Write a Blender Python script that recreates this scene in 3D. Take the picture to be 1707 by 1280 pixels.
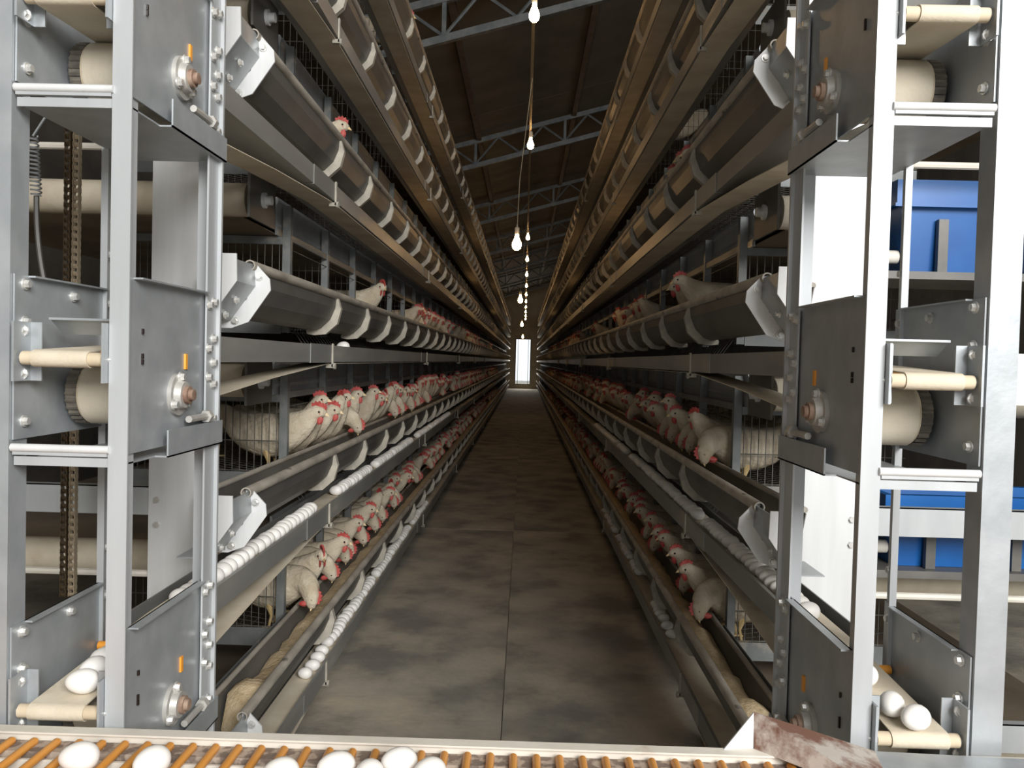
import bpy, math, random
from mathutils import Vector, Matrix
random.seed(7)
PI = math.pi
for o in list(bpy.data.objects): bpy.data.objects.remove(o)
sc = bpy.context.scene
COL = sc.collection

# ------------------------------------------------------------------ camera, world, light, exposure
EYE = 1.40
CX = 0.05
cam_d = bpy.data.cameras.new('camera'); cam = bpy.data.objects.new('camera', cam_d); COL.objects.link(cam)
F_PX = 1380.0
cam_d.sensor_width = 36.0; cam_d.lens = 36.0 * F_PX / 1707.0
cam_d.clip_start = 0.02; cam_d.clip_end = 400
fy = Vector((20.5 / F_PX, 38.0 / F_PX, -1.0)).normalized()      # where the aisle runs, in camera axes
uz = Vector((0.026, 1.0, 0.0)); uz.z = (uz.x * fy.x + uz.y * fy.y) / (-fy.z); uz.normalize()
ux = fy.cross(uz).normalized()
R = Matrix((ux, fy, uz)).to_4x4()
cam.matrix_world = Matrix.Translation((CX, 0, EYE)) @ R
sc.camera = cam

w = bpy.data.worlds.new('world'); sc.world = w; w.use_nodes = True
bg = w.node_tree.nodes['Background']
bg.inputs[0].default_value = (0.86, 0.93, 1.0, 1); bg.inputs[1].default_value = 1.0

def area(name, loc, target, sx, sy, power, color):
    d = bpy.data.lights.new(name, 'AREA'); d.shape = 'RECTANGLE'; d.size = sx; d.size_y = sy
    d.energy = power; d.color = color
    o = bpy.data.objects.new(name, d); COL.objects.link(o); o.location = loc
    o.rotation_euler = (Vector(target) - Vector(loc)).to_track_quat('-Z', 'Y').to_euler()
    return o
# daylight through the open gate behind the camera
area('gate_daylight_offscreen', (2.15, -3.95, 3.7), (-0.4, 2.6, 0.5), 3.2, 2.4, 500, (1.0, 0.985, 0.96))
# daylight through the open door at the far end of the aisle
area('far_door_daylight', (0.0, 42.3, 1.5), (0.0, 30.0, 1.0), 0.8, 1.9, 40, (1.0, 0.95, 0.85))

vs = sc.view_settings
vs.view_transform = 'Standard'; vs.look = 'None'; vs.gamma = 1.0; vs.use_curve_mapping = False
vs.exposure = 0.25
BULB = 62.0

# ------------------------------------------------------------------ materials
def mat(name, c1, c2=None, scale=8.0, rough=0.6, metal=0.0, bump=0.0, bscale=None, lo=0.35, hi=0.65, emit=None,
        dust=None, dlo=0.55, dhi=0.68, dscale=3.0, stretch=(1, 1, 1), rvar=0.0):
    m = bpy.data.materials.new(name); m.use_nodes = True
    nt = m.node_tree; b = nt.nodes['Principled BSDF']; L = nt.links
    b.inputs['Roughness'].default_value = rough; b.inputs['Metallic'].default_value = metal
    b.inputs['Base Color'].default_value = (*c1, 1)
    if emit:
        b.inputs['Emission Color'].default_value = (*c1, 1); b.inputs['Emission Strength'].default_value = emit
        return m
    tc = nt.nodes.new('ShaderNodeTexCoord'); mp = nt.nodes.new('ShaderNodeMapping')
    mp.inputs['Scale'].default_value = stretch
    L.new(tc.outputs['Object'], mp.inputs[0])
    if c2:
        n = nt.nodes.new('ShaderNodeTexNoise'); n.inputs['Scale'].default_value = scale; n.inputs['Detail'].default_value = 6
        L.new(mp.outputs[0], n.inputs['Vector'])
        r = nt.nodes.new('ShaderNodeValToRGB'); r.color_ramp.elements[0].position = lo; r.color_ramp.elements[1].position = hi
        r.color_ramp.elements[0].color = (*c1, 1); r.color_ramp.elements[1].color = (*c2, 1)
        L.new(n.outputs['Fac'], r.inputs[0]); out = r.outputs[0]
        if dust:
            n2 = nt.nodes.new('ShaderNodeTexNoise'); n2.inputs['Scale'].default_value = dscale; n2.inputs['Detail'].default_value = 8
            n2.inputs['Roughness'].default_value = 0.65
            L.new(mp.outputs[0], n2.inputs['Vector'])
            r2 = nt.nodes.new('ShaderNodeValToRGB'); r2.color_ramp.elements[0].position = dlo; r2.color_ramp.elements[1].position = dhi
            r2.color_ramp.elements[0].color = (0, 0, 0, 1); r2.color_ramp.elements[1].color = (1, 1, 1, 1)
            L.new(n2.outputs['Fac'], r2.inputs[0])
            mx = nt.nodes.new('ShaderNodeMix'); mx.data_type = 'RGBA'
            mx.inputs['B'].default_value = (*dust, 1)
            L.new(r2.outputs[0], mx.inputs['Factor']); L.new(out, mx.inputs['A']); out = mx.outputs['Result']
            rr = nt.nodes.new('ShaderNodeMapRange'); rr.inputs['To Min'].default_value = rough; rr.inputs['To Max'].default_value = 0.9
            L.new(r2.outputs[0], rr.inputs[0]); L.new(rr.outputs[0], b.inputs['Roughness'])
        L.new(out, b.inputs['Base Color'])
    if bump:
        n3 = nt.nodes.new('ShaderNodeTexNoise'); n3.inputs['Scale'].default_value = bscale or scale * 4; n3.inputs['Detail'].default_value = 4
        L.new(mp.outputs[0], n3.inputs['Vector'])
        bp = nt.nodes.new('ShaderNodeBump'); bp.inputs['Strength'].default_value = bump; bp.inputs['Distance'].default_value = 0.01
        L.new(n3.outputs['Fac'], bp.inputs['Height']); L.new(bp.outputs[0], b.inputs['Normal'])
    return m

M = {}
M['galv'] = mat('galvanized_steel', (.36, .385, .40), (.44, .465, .48), 14, .42, .35, .05, 60, dust=(.55, .51, .43), dlo=.66, dhi=.8, dscale=5)
M['galv_post'] = mat('galvanized_post', (.43, .45, .46), (.52, .54, .55), 10, .45, .2, .04, 60, stretch=(1, 1, .2))
M['plate'] = mat('pale_sheet_plate', (.62, .63, .63), (.72, .73, .73), 6, .5, .1, .03, 40, stretch=(3, 3, .3), dust=(.4, .37, .32), dlo=.68, dhi=.9, dscale=6)
M['trough'] = mat('trough_steel', (.115, .112, .105), (.17, .163, .15), 5, .5, .3, .05, 40, dust=(.33, .295, .24), dlo=.56, dhi=.86, dscale=3.5, stretch=(1, .6, 1))
M['rim'] = mat('dusty_rim', (.30, .275, .235), (.48, .44, .38), 18, .65, .1, .15, 80, stretch=(1, .4, 1), dust=(.12, .11, .10), dlo=.6, dhi=.68, dscale=14)
M['bracket'] = mat('dusty_bracket', (.33, .31, .26), (.50, .46, .38), 20, .75, 0, .1, 60)
M['channel'] = mat('belt_channel', (.24, .24, .23), (.33, .325, .305), 6, .5, .25, .05, 40, stretch=(1, .3, 1), dust=(.52, .46, .36), dlo=.56, dhi=.7, dscale=3)
M['belt'] = mat('cream_belt_fabric', (.58, .50, .38), (.70, .63, .50), 7, .85, 0, .1, 160, dust=(.48, .39, .27), dlo=.58, dhi=.78, dscale=4)
M['drum'] = mat('dusty_drum', (.55, .45, .31), (.66, .56, .41), 9, .8, 0, .08, 60)
M['ribbed'] = mat('ribbed_rubber', (.10, .09, .075), (.22, .19, .15), 30, .7)
M['bolt'] = mat('zinc_bolt', (.60, .60, .58), (.74, .73, .70), 40, .35, .55)
M['bearing'] = mat('bearing_housing', (.42, .41, .385), (.55, .53, .49), 20, .45, .3)
M['rustshaft'] = mat('rusty_shaft', (.22, .13, .09), (.40, .29, .22), 40, .7, .2)
M['orange'] = mat('orange_plastic', (.85, .33, .035), (.92, .40, .06), 12, .4, 0, .02, 60)
M['blue'] = mat('blue_plastic', (.006, .09, .32), (.010, .125, .40), 4, .35, 0, .02, 20, dust=(.1, .25, .5), dlo=.66, dhi=.9, dscale=3)
M['cageblue'] = mat('cage_zinc', (.17, .185, .185), (.23, .24, .235), 12, .5, .25, .05, 60, dust=(.42, .37, .30), dlo=.58, dhi=.75, dscale=6)
M['wire'] = mat('dark_wire', (.10, .10, .09), (.18, .17, .15), 30, .6, .3)
M['manure'] = mat('manure_belt', (.16, .125, .09), (.25, .20, .14), 3, .85, 0, .15, 20)
M['feed'] = mat('ground_feed', (.50, .38, .22), (.64, .51, .33), 30, .95, 0, .6, 90)
M['shell'] = mat('egg_shell', (.86, .83, .78), (.90, .88, .84), 6, .45, 0, .02, 80)
M['feather'] = mat('white_feathers', (.50, .42, .30), (.68, .60, .47), 14, .95, 0, .9, 45, dust=(.50, .42, .30), dlo=.6, dhi=.8, dscale=9)
M['comb'] = mat('red_comb', (.40, .045, .04), (.52, .10, .085), 40, .55, 0, .2, 120)
M['face'] = mat('red_face_skin', (.48, .09, .07), (.60, .18, .14), 50, .65, 0, .2, 120)
M['beak'] = mat('yellow_beak', (.62, .44, .20), (.70, .54, .30), 30, .5)
M['eye'] = mat('dark_eye', (.02, .012, .01), None, rough=.15)
M['leg'] = mat('yellow_leg', (.58, .42, .18), (.66, .50, .26), 40, .7)
M['floor'] = mat('dusty_concrete', (.24, .225, .195), (.45, .415, .35), 2.6, .85, 0, .25, 30, dust=(.56, .49, .38), dlo=.46, dhi=.66, dscale=1.6, lo=.38, hi=.62)
M['roof'] = mat('brown_roof_sheet', (.17, .152, .12), (.23, .206, .165), 2, .8, 0, .05, 20)
M['purlin'] = mat('purlin_steel', (.16, .13, .10), (.22, .18, .14), 8, .7, .1)
M['truss'] = mat('blue_grey_truss', (.11, .125, .13), (.19, .20, .195), 10, .6, .15, .1, 40)
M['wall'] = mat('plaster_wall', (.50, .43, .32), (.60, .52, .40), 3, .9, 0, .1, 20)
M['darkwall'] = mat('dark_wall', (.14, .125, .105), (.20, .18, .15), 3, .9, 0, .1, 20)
M['bulb'] = mat('lit_bulb', (1.0, .60, .26), emit=BULB)
M['socket'] = mat('bulb_socket', (.55, .50, .42), (.66, .61, .52), 30, .6)
M['cable'] = mat('pale_cable', (.42, .34, .22), (.52, .44, .30), 30, .7)
M['chain'] = mat('oily_chain', (.06, .045, .03), (.17, .12, .07), 60, .4, .6)
M['chaindust'] = mat('dusty_chain', (.34, .27, .18), (.46, .38, .27), 60, .6, .3)
M['rail'] = mat('cream_rail', (.66, .62, .54), (.76, .72, .64), 10, .6, 0, .06, 50, dust=(.46, .36, .26), dlo=.62, dhi=.75, dscale=9)
M['strip'] = mat('brown_chain_strip', (.20, .155, .125), (.44, .36, .29), 45, .75, .1, .2, 90, lo=.45, hi=.55)
M['pan'] = mat('conveyor_pan', (.15, .13, .115), (.21, .185, .165), 8, .6, .2, .1, 30)
M['guard'] = mat('rusty_guard', (.52, .47, .42), (.62, .57, .51), 6, .6, .1, .08, 40, dust=(.19, .095, .065), dlo=.42, dhi=.52, dscale=6.5)
M['white'] = mat('white_panel', (.78, .78, .76), (.84, .84, .82), 4, .5)
M['door'] = mat('door_frame_grey', (.25, .22, .18), (.33, .30, .25), 8, .7)

# ------------------------------------------------------------------ mesh helpers
class MB:
    def __init__(s, side=1): s.v = []; s.f = []; s.side = side
    def add(s, vs, fs):
        k = len(s.v); s.v += [(p[0] * s.side, p[1], p[2]) for p in vs]
        if s.side > 0: s.f += [tuple(i + k for i in f) for f in fs]
        else: s.f += [tuple(i + k for i in reversed(f)) for f in fs]
        return s
    def box(s, x0, x1, y0, y1, z0, z1):
        v = [(x0, y0, z0), (x1, y0, z0), (x1, y1, z0), (x0, y1, z0), (x0, y0, z1), (x1, y0, z1), (x1, y1, z1), (x0, y1, z1)]
        return s.add(v, [(0, 3, 2, 1), (4, 5, 6, 7), (0, 1, 5, 4), (1, 2, 6, 5), (2, 3, 7, 6), (3, 0, 4, 7)])
    def prism(s, poly, a0, a1, ax='y'):
        # poly is 2D: (x,z) for ax y, (y,z) for ax x, (x,y) for ax z
        def P(p, a):
            return (p[0], a, p[1]) if ax == 'y' else ((a, p[0], p[1]) if ax == 'x' else (p[0], p[1], a))
        n = len(poly); v = [P(p, a0) for p in poly] + [P(p, a1) for p in poly]
        fs = [tuple(range(n)), tuple(range(2 * n - 1, n - 1, -1))]
        for i in range(n): j = (i + 1) % n; fs.append((i, i + n, j + n, j))
        ar = sum(poly[i][0] * poly[(i + 1) % n][1] - poly[(i + 1) % n][0] * poly[i][1] for i in range(n))
        pos = (ar > 0)
        flip = (pos != (ax == 'y')) == (a1 > a0)
        if flip: fs = [tuple(reversed(f)) for f in fs]
        return s.add(v, fs)
    def tube(s, pts, r, n=8, cap=True):
        pts = [Vector(p) for p in pts]; rs = r if isinstance(r, (list, tuple)) else [r] * len(pts)
        v = []; fs = []
        for i, p in enumerate(pts):
            d = (pts[min(i + 1, len(pts) - 1)] - pts[max(i - 1, 0)]).normalized()
            up = Vector((0, 0, 1)) if abs(d.z) < .9 else Vector((1, 0, 0))
            a = d.cross(up).normalized(); b = a.cross(d)
            for k in range(n):
                t = 2 * PI * k / n; v.append(p + (a * math.cos(t) + b * math.sin(t)) * rs[i])
        for i in range(len(pts) - 1):
            for k in range(n):
                q = (k + 1) % n; fs.append((i * n + k, i * n + q, (i + 1) * n + q, (i + 1) * n + k))
        if cap:
            fs.append(tuple(reversed(range(n)))); fs.append(tuple(range((len(pts) - 1) * n, len(pts) * n)))
        return s.add([tuple(p) for p in v], fs)
    def ell(s, c, rx, ry, rz, n=8, m=6):
        v = [(c[0], c[1], c[2] - rz)]
        for j in range(1, m):
            t = -PI / 2 + PI * j / m
            for k in range(n):
                a = 2 * PI * k / n
                v.append((c[0] + rx * math.cos(t) * math.cos(a), c[1] + ry * math.cos(t) * math.sin(a), c[2] + rz * math.sin(t)))
        v.append((c[0], c[1], c[2] + rz)); T = len(v) - 1; fs = []
        for k in range(n):
            q = (k + 1) % n; fs.append((0, 1 + q, 1 + k)); fs.append((T, 1 + (m - 2) * n + k, 1 + (m - 2) * n + q))
            for j in range(m - 2): fs.append((1 + j * n + k, 1 + j * n + q, 1 + (j + 1) * n + q, 1 + (j + 1) * n + k))
        return s.add(v, fs)
    def mesh(s, name, m, smooth=False):
        me = bpy.data.meshes.new(name); me.from_pydata(s.v, [], s.f); me.materials.append(M[m])
        if smooth: me.polygons.foreach_set('use_smooth', [True] * len(me.polygons)); me.set_sharp_from_angle(angle=math.radians(50))
        me.update(); return me

def link(name, me, parent=None, loc=(0, 0, 0), rot=None):
    o = bpy.data.objects.new(name, me); COL.objects.link(o); o.location = loc
    if rot: o.rotation_euler = rot
    if parent: o.parent = parent
    return o
def obj(name, mb, m, parent=None, loc=(0, 0, 0), smooth=False, rot=None):
    return link(name, mb.mesh(name, m, smooth), parent, loc, rot)
def tag(o, label, cat, group=None, kind=None):
    o['label'] = label; o['category'] = cat
    if group: o['group'] = group
    if kind: o['kind'] = kind
    return o
def empty(name, loc, label=None, cat=None, group=None):
    o = bpy.data.objects.new(name, None); COL.objects.link(o); o.location = loc; o.empty_display_size = .05
    if label: tag(o, label, cat, group)
    return o
def struct(o, label, cat):
    o['kind'] = 'structure'; o['label'] = label; o['category'] = cat; return o

TIER = {t: EYE + .235 + (t - 3) * .6 for t in range(1, 7)}
TN = {1: 'lowest', 2: 'second', 3: 'third', 4: 'fourth', 5: 'fifth', 6: 'topmost'}
ROW = {-1: 'chain drive row', 1: 'blue hopper row'}
YEND = 41.5
# measures of the rows, as distance from the middle of the aisle
TUBE = .675; CAGE = .85; PIN = .612; POUT = .812; YF = 1.38; YB = 1.76

# ------------------------------------------------------------------ the shell of the house
fl = struct(obj('floor', MB().box(-3.6, 4.4, -3.2, 60, -.15, -.012), 'floor'), 'dusty grey concrete floor of the hen house', 'floor')
slab = MB().box(.002, 3.6, 0, 4.99, -.012, 0).mesh('slab', 'floor')
slab2 = MB().box(.002, 4.4, 0, 4.99, -.012, 0).mesh('slab', 'floor')
for k in range(9):
    a = link('slab', slab, fl, (0, -3.2 + 5 * k, 0)); a.rotation_euler = (0, 0, PI); a.location = (0.0, -3.2 + 5 * k + 4.99, 0)
    link('slab', slab2, fl, (0, -3.2 + 5 * k, 0))
SL = .28
def roofz(x): return 5.02 + SL * x
ce = struct(obj('ceiling', MB().prism([(-3.7, roofz(-3.7) + .06), (4.5, roofz(4.5) + .06), (4.5, roofz(4.5) + .1), (-3.7, roofz(-3.7) + .1)], -3.3, 43), 'roof'),
            'dark brown sloping roof of sheets on purlins', 'roof')
px = [-3.6, -2.17, -.73, .71, 2.15, 3.59]
for i, x in enumerate(px):
    x1 = px[i + 1] if i + 1 < len(px) else 4.4
    sh = MB().prism([(x + .02, roofz(x + .02) + .03), (x1 - .005, roofz(x1 - .005) + .03), (x1 - .005, roofz(x1 - .005) + .055), (x + .02, roofz(x + .02) + .055)], 0, 4.985).mesh('roof_sheet', 'roof')
    for k in range(9): link('roof_sheet', sh, ce, (0, -3.2 + 5.0 * k, 0))
    obj('purlin', MB().prism([(x - .035, roofz(x) - .06), (x + .035, roofz(x) - .06), (x + .035, roofz(x) + .028), (x - .035, roofz(x) + .028)], -3.2, 42), 'purlin', ce)
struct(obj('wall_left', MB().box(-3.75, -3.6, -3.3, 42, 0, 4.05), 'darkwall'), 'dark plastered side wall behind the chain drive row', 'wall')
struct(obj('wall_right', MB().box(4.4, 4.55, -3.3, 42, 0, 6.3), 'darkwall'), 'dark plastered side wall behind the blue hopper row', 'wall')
wb = MB()
wb.box(-3.75, -.42, 42, 42.2, 0, 6.4).box(.38, 4.55, 42, 42.2, 0, 6.4).box(-.42, .38, 42, 42.2, 2.55, 6.4).box(-.42, .38, 42, 42.2, 0, .22)
struct(obj('wall_back', wb, 'wall'), 'plastered end wall with a bright open doorway', 'wall')
wf = MB()
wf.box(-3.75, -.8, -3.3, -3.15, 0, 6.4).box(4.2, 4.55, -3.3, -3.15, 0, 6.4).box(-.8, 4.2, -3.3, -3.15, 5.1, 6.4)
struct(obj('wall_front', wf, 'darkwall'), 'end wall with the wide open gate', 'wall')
d1 = struct(empty('door_1', (-.02, 41.99, .22)), 'open doorway with slim grey frame at the aisle end', 'door')
for x0, x1, z0, z1 in ((-.40, -.36, 0, 2.33), (.36, .40, 0, 2.33), (-.36, .36, 2.28, 2.33), (-.36, .36, 0, .03)):
    obj('door_frame', MB().box(x0, x1, -.05, .05, z0, z1), 'door', d1)
for x0 in (-.27, .25):
    obj('door_bar', MB().box(x0, x0 + .022, -.02, .02, .03, 2.28), 'door', d1)

# roof trusses, parallel to the roof slope
def truss(y, k):
    t = empty('roof_truss', (0, y, 4.4), ['blue-grey lattice roof truss crossing above the aisle, nearest the gate end',
        'blue-grey lattice roof truss, second from the gate end', 'blue-grey lattice roof truss, third from the gate end'][k] if k < 3 else
        f'blue-grey lattice roof truss, {["fourth", "fifth", "sixth", "seventh"][k - 3]} from the gate end', 'truss', 'roof trusses')
    def zb(x): return .2 + SL * x
    for dz in (0, .37):
        obj('chord', MB().prism([(-3.55, zb(-3.55) + dz - .035), (4.35, zb(4.35) + dz - .035), (4.35, zb(4.35) + dz + .035), (-3.55, zb(-3.55) + dz + .035)], -.03, .03), 'truss', t)
    x = -3.5; up = False; i = 0
    while x < 4.1:
        x2 = x + .34
        z1 = zb(x) + (.345 if up else .025); z2 = zb(x2) + (.025 if up else .345)
        obj('web_bar', MB().tube([(x, 0, z1), (x2, 0, z2)], .017, 6), 'truss', t)
        if i % 4 == 0: obj('web_post', MB().box(x - .02, x + .02, -.02, .02, zb(x) + .03, zb(x) + .34), 'truss', t)
        x = x2; up = not up; i += 1
for k in range(7): truss(7.8 + 5.0 * k, k)

# ------------------------------------------------------------------ shared small pieces
bolt_x = MB().tube([(0, 0, 0), (.003, 0, 0)], .0105, 10).tube([(.003, 0, 0), (.010, 0, 0)], [.0075, .0068], 6).mesh('bolt', 'bolt', True)   # sticks out along +x
def bolts(parent, pts, ax, sgn=1):
    for p in pts:
        rot = {'x': (0, 0, 0 if sgn > 0 else PI), 'y': (0, 0, -PI / 2 if sgn < 0 else PI / 2)}[ax]
        link('bolt', bolt_x, parent, p, rot)

# ------------------------------------------------------------------ egg collecting towers
def tower(s):
    t = empty('egg_drive_tower', (0, YF, 0),
              'galvanized egg belt drive tower whose inner plates are lit, beside the hanging chain' if s < 0 else
              'galvanized egg belt drive tower with shaded inner plates, before the blue hoppers', 'conveyor drive', 'egg belt drive towers')
    H = 3.1
    def P(name, mb, m, parent=t, smooth=False): return obj(name, mb, m, parent, (0, -YF, 0) if parent is t else (0, 0, 0), smooth)
    # four angle posts
    P('post', MB(s).box(PIN, PIN + .033, YF - .004, YF, 0, H).box(PIN + .008, PIN + .012, YF, YF + .035, 0, H), 'galv_post')
    P('post', MB(s).box(PIN - .004, PIN, YB - .055, YB, 0, H).box(PIN - .004, PIN + .04, YB, YB + .004, 0, H).box(PIN - .012, PIN - .004, YB - .004, YB + .004, 0, H), 'galv_post')
    P('post', MB(s).box(POUT, POUT + .05, YF - .006, YF - .002, 0, H).box(POUT, POUT + .004, YF - .002, YF + .045, 0, H), 'galv')
    P('post', MB(s).box(POUT - .002, POUT + .002, YB - .085, YB - .055, 0, H).box(POUT - .012, POUT + .002, YB - .089, YB - .085, 0, H), 'galv_post')
    for k in (2, 3, 4, 5, 1):
        T = TIER[k]
        # inner plate with folded top edge
        ip = P('side_plate', MB(s).box(PIN + .004, PIN + .007, YF + .001, YB - .001, T - .41, T - .11).box(PIN - .012, PIN + .007, YF + .02, YB - .06, T - .113, T - .11), 'galv')
        op = P('side_plate', MB(s).box(POUT - .004, POUT - .001, YF + .001, YB - .05, T - .39, T - .11).box(POUT - .016, POUT - .001, YF + .04, YB - .09, T - .113, T - .11), 'galv')
        if k in (1, 5): continue
        bolts(ip, [(s * (PIN - .004), YB - .022, T + d) for d in (-.128, -.205, -.255, -.30, -.372)], 'x', -s)
        bolts(ip, [(s * (PIN - .004), YB - .048, T + d) for d in (-.135, -.225, -.285, -.37)], 'x', -s)
        bolts(op, [(s * (POUT - .004), YF + .028, T + d) for d in (-.125, -.19, -.28, -.36)], 'x', -s)
        bolts(op, [(s * (POUT - .004), YF + .18, T - .135), (s * (POUT - .004), YB - .075, T - .14), (s * (POUT - .004), YB - .075, T - .04)], 'x', -s)
        for dz, yy in ((-.205, 1.43), (-.248, 1.43), (-.258, 1.43)):
            P('slot', MB(s).box(PIN + .0005, PIN + .0045, yy, yy + .004, T + dz, T + dz + .009), 'eye', ip)
        P('slot', MB(s).box(PIN + .0005, PIN + .0045, 1.612, 1.622, T - .268, T - .238), 'orange', ip)['label'] = 'orange slot above the bearing'
        # bearing
        b = P('bearing', MB(s).tube([(PIN + .004, 1.575, T - .316), (PIN - .004, 1.575, T - .316)], .040, 20).tube([(PIN - .004, 1.575, T - .316), (PIN - .016, 1.575, T - .316)], [.029, .025], 18), 'bearing', t, True)
        P('shaft', MB(s).tube([(PIN - .016, 1.575, T - .316), (PIN - .024, 1.575, T - .316)], .017, 14).tube([(PIN - .024, 1.575, T - .316), (PIN - .032, 1.575, T - .316)], .011, 12), 'rustshaft', b, True)
        bolts(b, [(s * (PIN - .004), 1.575, T - .316 + .034), (s * (PIN - .004), 1.575 - .03, T - .316 - .018), (s * (PIN - .004), 1.575 + .03, T - .316 - .018)], 'x', -s)
        P('tension_bolt', MB(s).tube([(PIN - .012, 1.60, T - .365), (PIN - .012, 1.70, T - .365)], .007, 8).tube([(PIN - .012, 1.685, T - .365), (PIN - .012, 1.70, T - .365)], .013, 6), 'bearing', t)
        # drum with ribbed end
        P('drum', MB(s).tube([(PIN + .025, 1.575, T - .316), (POUT - .034, 1.575, T - .316)], .056, 24), 'drum', t, True)
        db = MB(s).tube([(POUT - .034, 1.575, T - .316), (POUT - .012, 1.575, T - .316)], .054, 24)
        for q in range(26):
            a = 2 * PI * q / 26; cy = 1.575 + .056 * math.cos(a); cz = T - .316 + .056 * math.sin(a)
            db.tube([(POUT - .034, cy, cz), (POUT - .014, cy, cz)], .004, 4)
        P('ribbed_end', db, 'ribbed', t)
        P('snub_roller', MB(s).tube([(PIN + .012, 1.665, T - .238), (POUT - .008, 1.665, T - .238)], .009, 10), 'orange', t, True)
        # front roller in its two brackets
        for xa, xb in ((PIN + .034, PIN + .038), (POUT - .016, POUT - .012)):
            br = P('roller_bracket', MB(s).box(xa, xb, YF - .02, YF + .03, T - .29, T - .19).box(min(xa, xb), xb + (.022 if xa < .7 else 0), YF + .027, YF + .03, T - .29, T - .19).box(xa - (.019 if xa > .7 else -.0), xb, YF + .027, YF + .03, T - .29, T - .19), 'galv')
            bolts(br, [(s * ((xa if xa < .7 else xb)), YF + .012, T + d) for d in (-.205, -.278)], 'y', -1)
        P('roller', MB(s).tube([(PIN + .043, YF, T - .251), (POUT - .02, YF, T - .251)], .0118, 16), 'drum', t, True)
        P('roller_shaft', MB(s).tube([(PIN + .030, YF, T - .251), (POUT - .005, YF, T - .251)], .005, 8), 'bolt', t, True)
        if k != 2:
            P('cross_guide', MB(s).prism([(YF + .10, T - .208), (YF + .103, T - .208), (YF + .063, T - .182), (YF + .06, T - .182)], PIN + .05, POUT - .03, 'x').box(PIN + .05, POUT - .03, YF + .056, YF + .063, T - .184, T - .180), 'galv')
        # tray under each plate
        tr = P('tray', MB(s).box(PIN + .008, POUT - .006, YF + .005, YB + .01, T - .428, T - .425).box(PIN - .016, PIN - .013, YF + .12, YB + .01, T - .428, T - .378)
               .box(PIN - .016, PIN + .008, YF + .12, YB + .01, T - .428, T - .425), 'galv')
        P('tray_lip', MB(s).box(PIN + .034, POUT - .006, YF - .006, YF + .004, T - .414, T - .404).box(PIN + .034, POUT - .006, YF - .001, YF + .003, T - .432, T - .417), 'galv_post', tr)
        P('tray_rod', MB(s).tube([(PIN + .03, YF - .004, T - .402), (POUT - .004, YF - .004, T - .402)], .007, 10), 'plate', tr, True)
    return t
for s in (-1, 1): tower(s)

# ------------------------------------------------------------------ egg belts
def belt_path():
    p = [(YEND, -.215), (20, -.215), (8, -.215), (4, -.215), (2.4, -.215), (1.80, -.217)]
    c = (YF, -.251)
    for a in range(90, 271, 20): p.append((c[0] + .0135 * math.cos(math.radians(a)), c[1] + .0135 * math.sin(math.radians(a))))
    p += [(1.55, -.2555), (1.66, -.249)]
    c = (1.665, -.238)
    for a in (-60, -20, 20, 60, 100): p.append((c[0] + .0105 * math.cos(math.radians(a)), c[1] + .0105 * math.sin(math.radians(a))))
    c = (1.575, -.316)
    for a in range(80, 281, 18): p.append((c[0] + .0585 * math.cos(math.radians(a)), c[1] + .0585 * math.sin(math.radians(a))))
    p += [(1.85, -.344), (2.4, -.302), (3.09, -.262), (4, -.262), (8, -.262), (20, -.262), (YEND, -.262)]
    return p
def ribbon(s, path, x0, x1, th=.0022):
    m = MB(s); n = len(path); v = []; fs = []
    for i, (y, z) in enumerate(path):
        a = path[max(i - 1, 0)]; b = path[min(i + 1, n - 1)]
        d = Vector((b[0] - a[0], b[1] - a[1])).normalized(); nn = Vector((-d.y, d.x)) * th / 2
        v += [(x0, y + nn.x, z + nn.y), (x1, y + nn.x, z + nn.y), (x1, y - nn.x, z - nn.y), (x0, y - nn.x, z - nn.y)]
    for i in range(n - 1):
        for k in range(4):
            q = (k + 1) % 4; fs.append((4 * i + k, 4 * (i + 1) + k, 4 * (i + 1) + q, 4 * i + q))
    m.add(v, fs); return m
for s in (-1, 1):
    me_ch = MB(s).prism([(.672, -.256), (.81, -.256), (.81, -.21), (.8065, -.21), (.8065, -.2525), (.6755, -.2525), (.6755, -.198), (.682, -.198), (.682, -.195), (.672, -.195)], 1.79, YEND).mesh('channel', 'channel')
    me_be = ribbon(s, belt_path(), .678, .773).mesh('belt', 'belt', True)
    me_sl = MB(s).prism([(.669, -.259), (.70, -.259), (.70, -.2565), (.6715, -.2565), (.6715, -.193), (.669, -.193)], 0, .30).mesh('joint_sleeve', 'channel')
    me_cl = MB(s).box(.6635, .669, 0, .016, -.275, -.188).box(.6635, .69, 0, .016, -.279, -.2645).tube([(.655, .008, -.272), (.6635, .008, -.272)], .012, 8).mesh('clip', 'bracket')
    for t, T in TIER.items():
        e = empty('egg_belt', (0, 1.79, T), f'cream fabric egg belt in steel channel on the {TN[t]} tier, {ROW[s]}', 'conveyor belt', 'egg belts along the cages')
        link('channel', me_ch, e, (0, -1.79, 0)); link('belt', me_be, e, (0, -1.79, 0))
        for q in range(5):
            y = 2.78 + 3.0 * q
            link('joint_sleeve', me_sl, e, (0, y - 1.79, 0)); link('clip', me_cl, e, (0, y + .30 - 1.79, 0))

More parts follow.
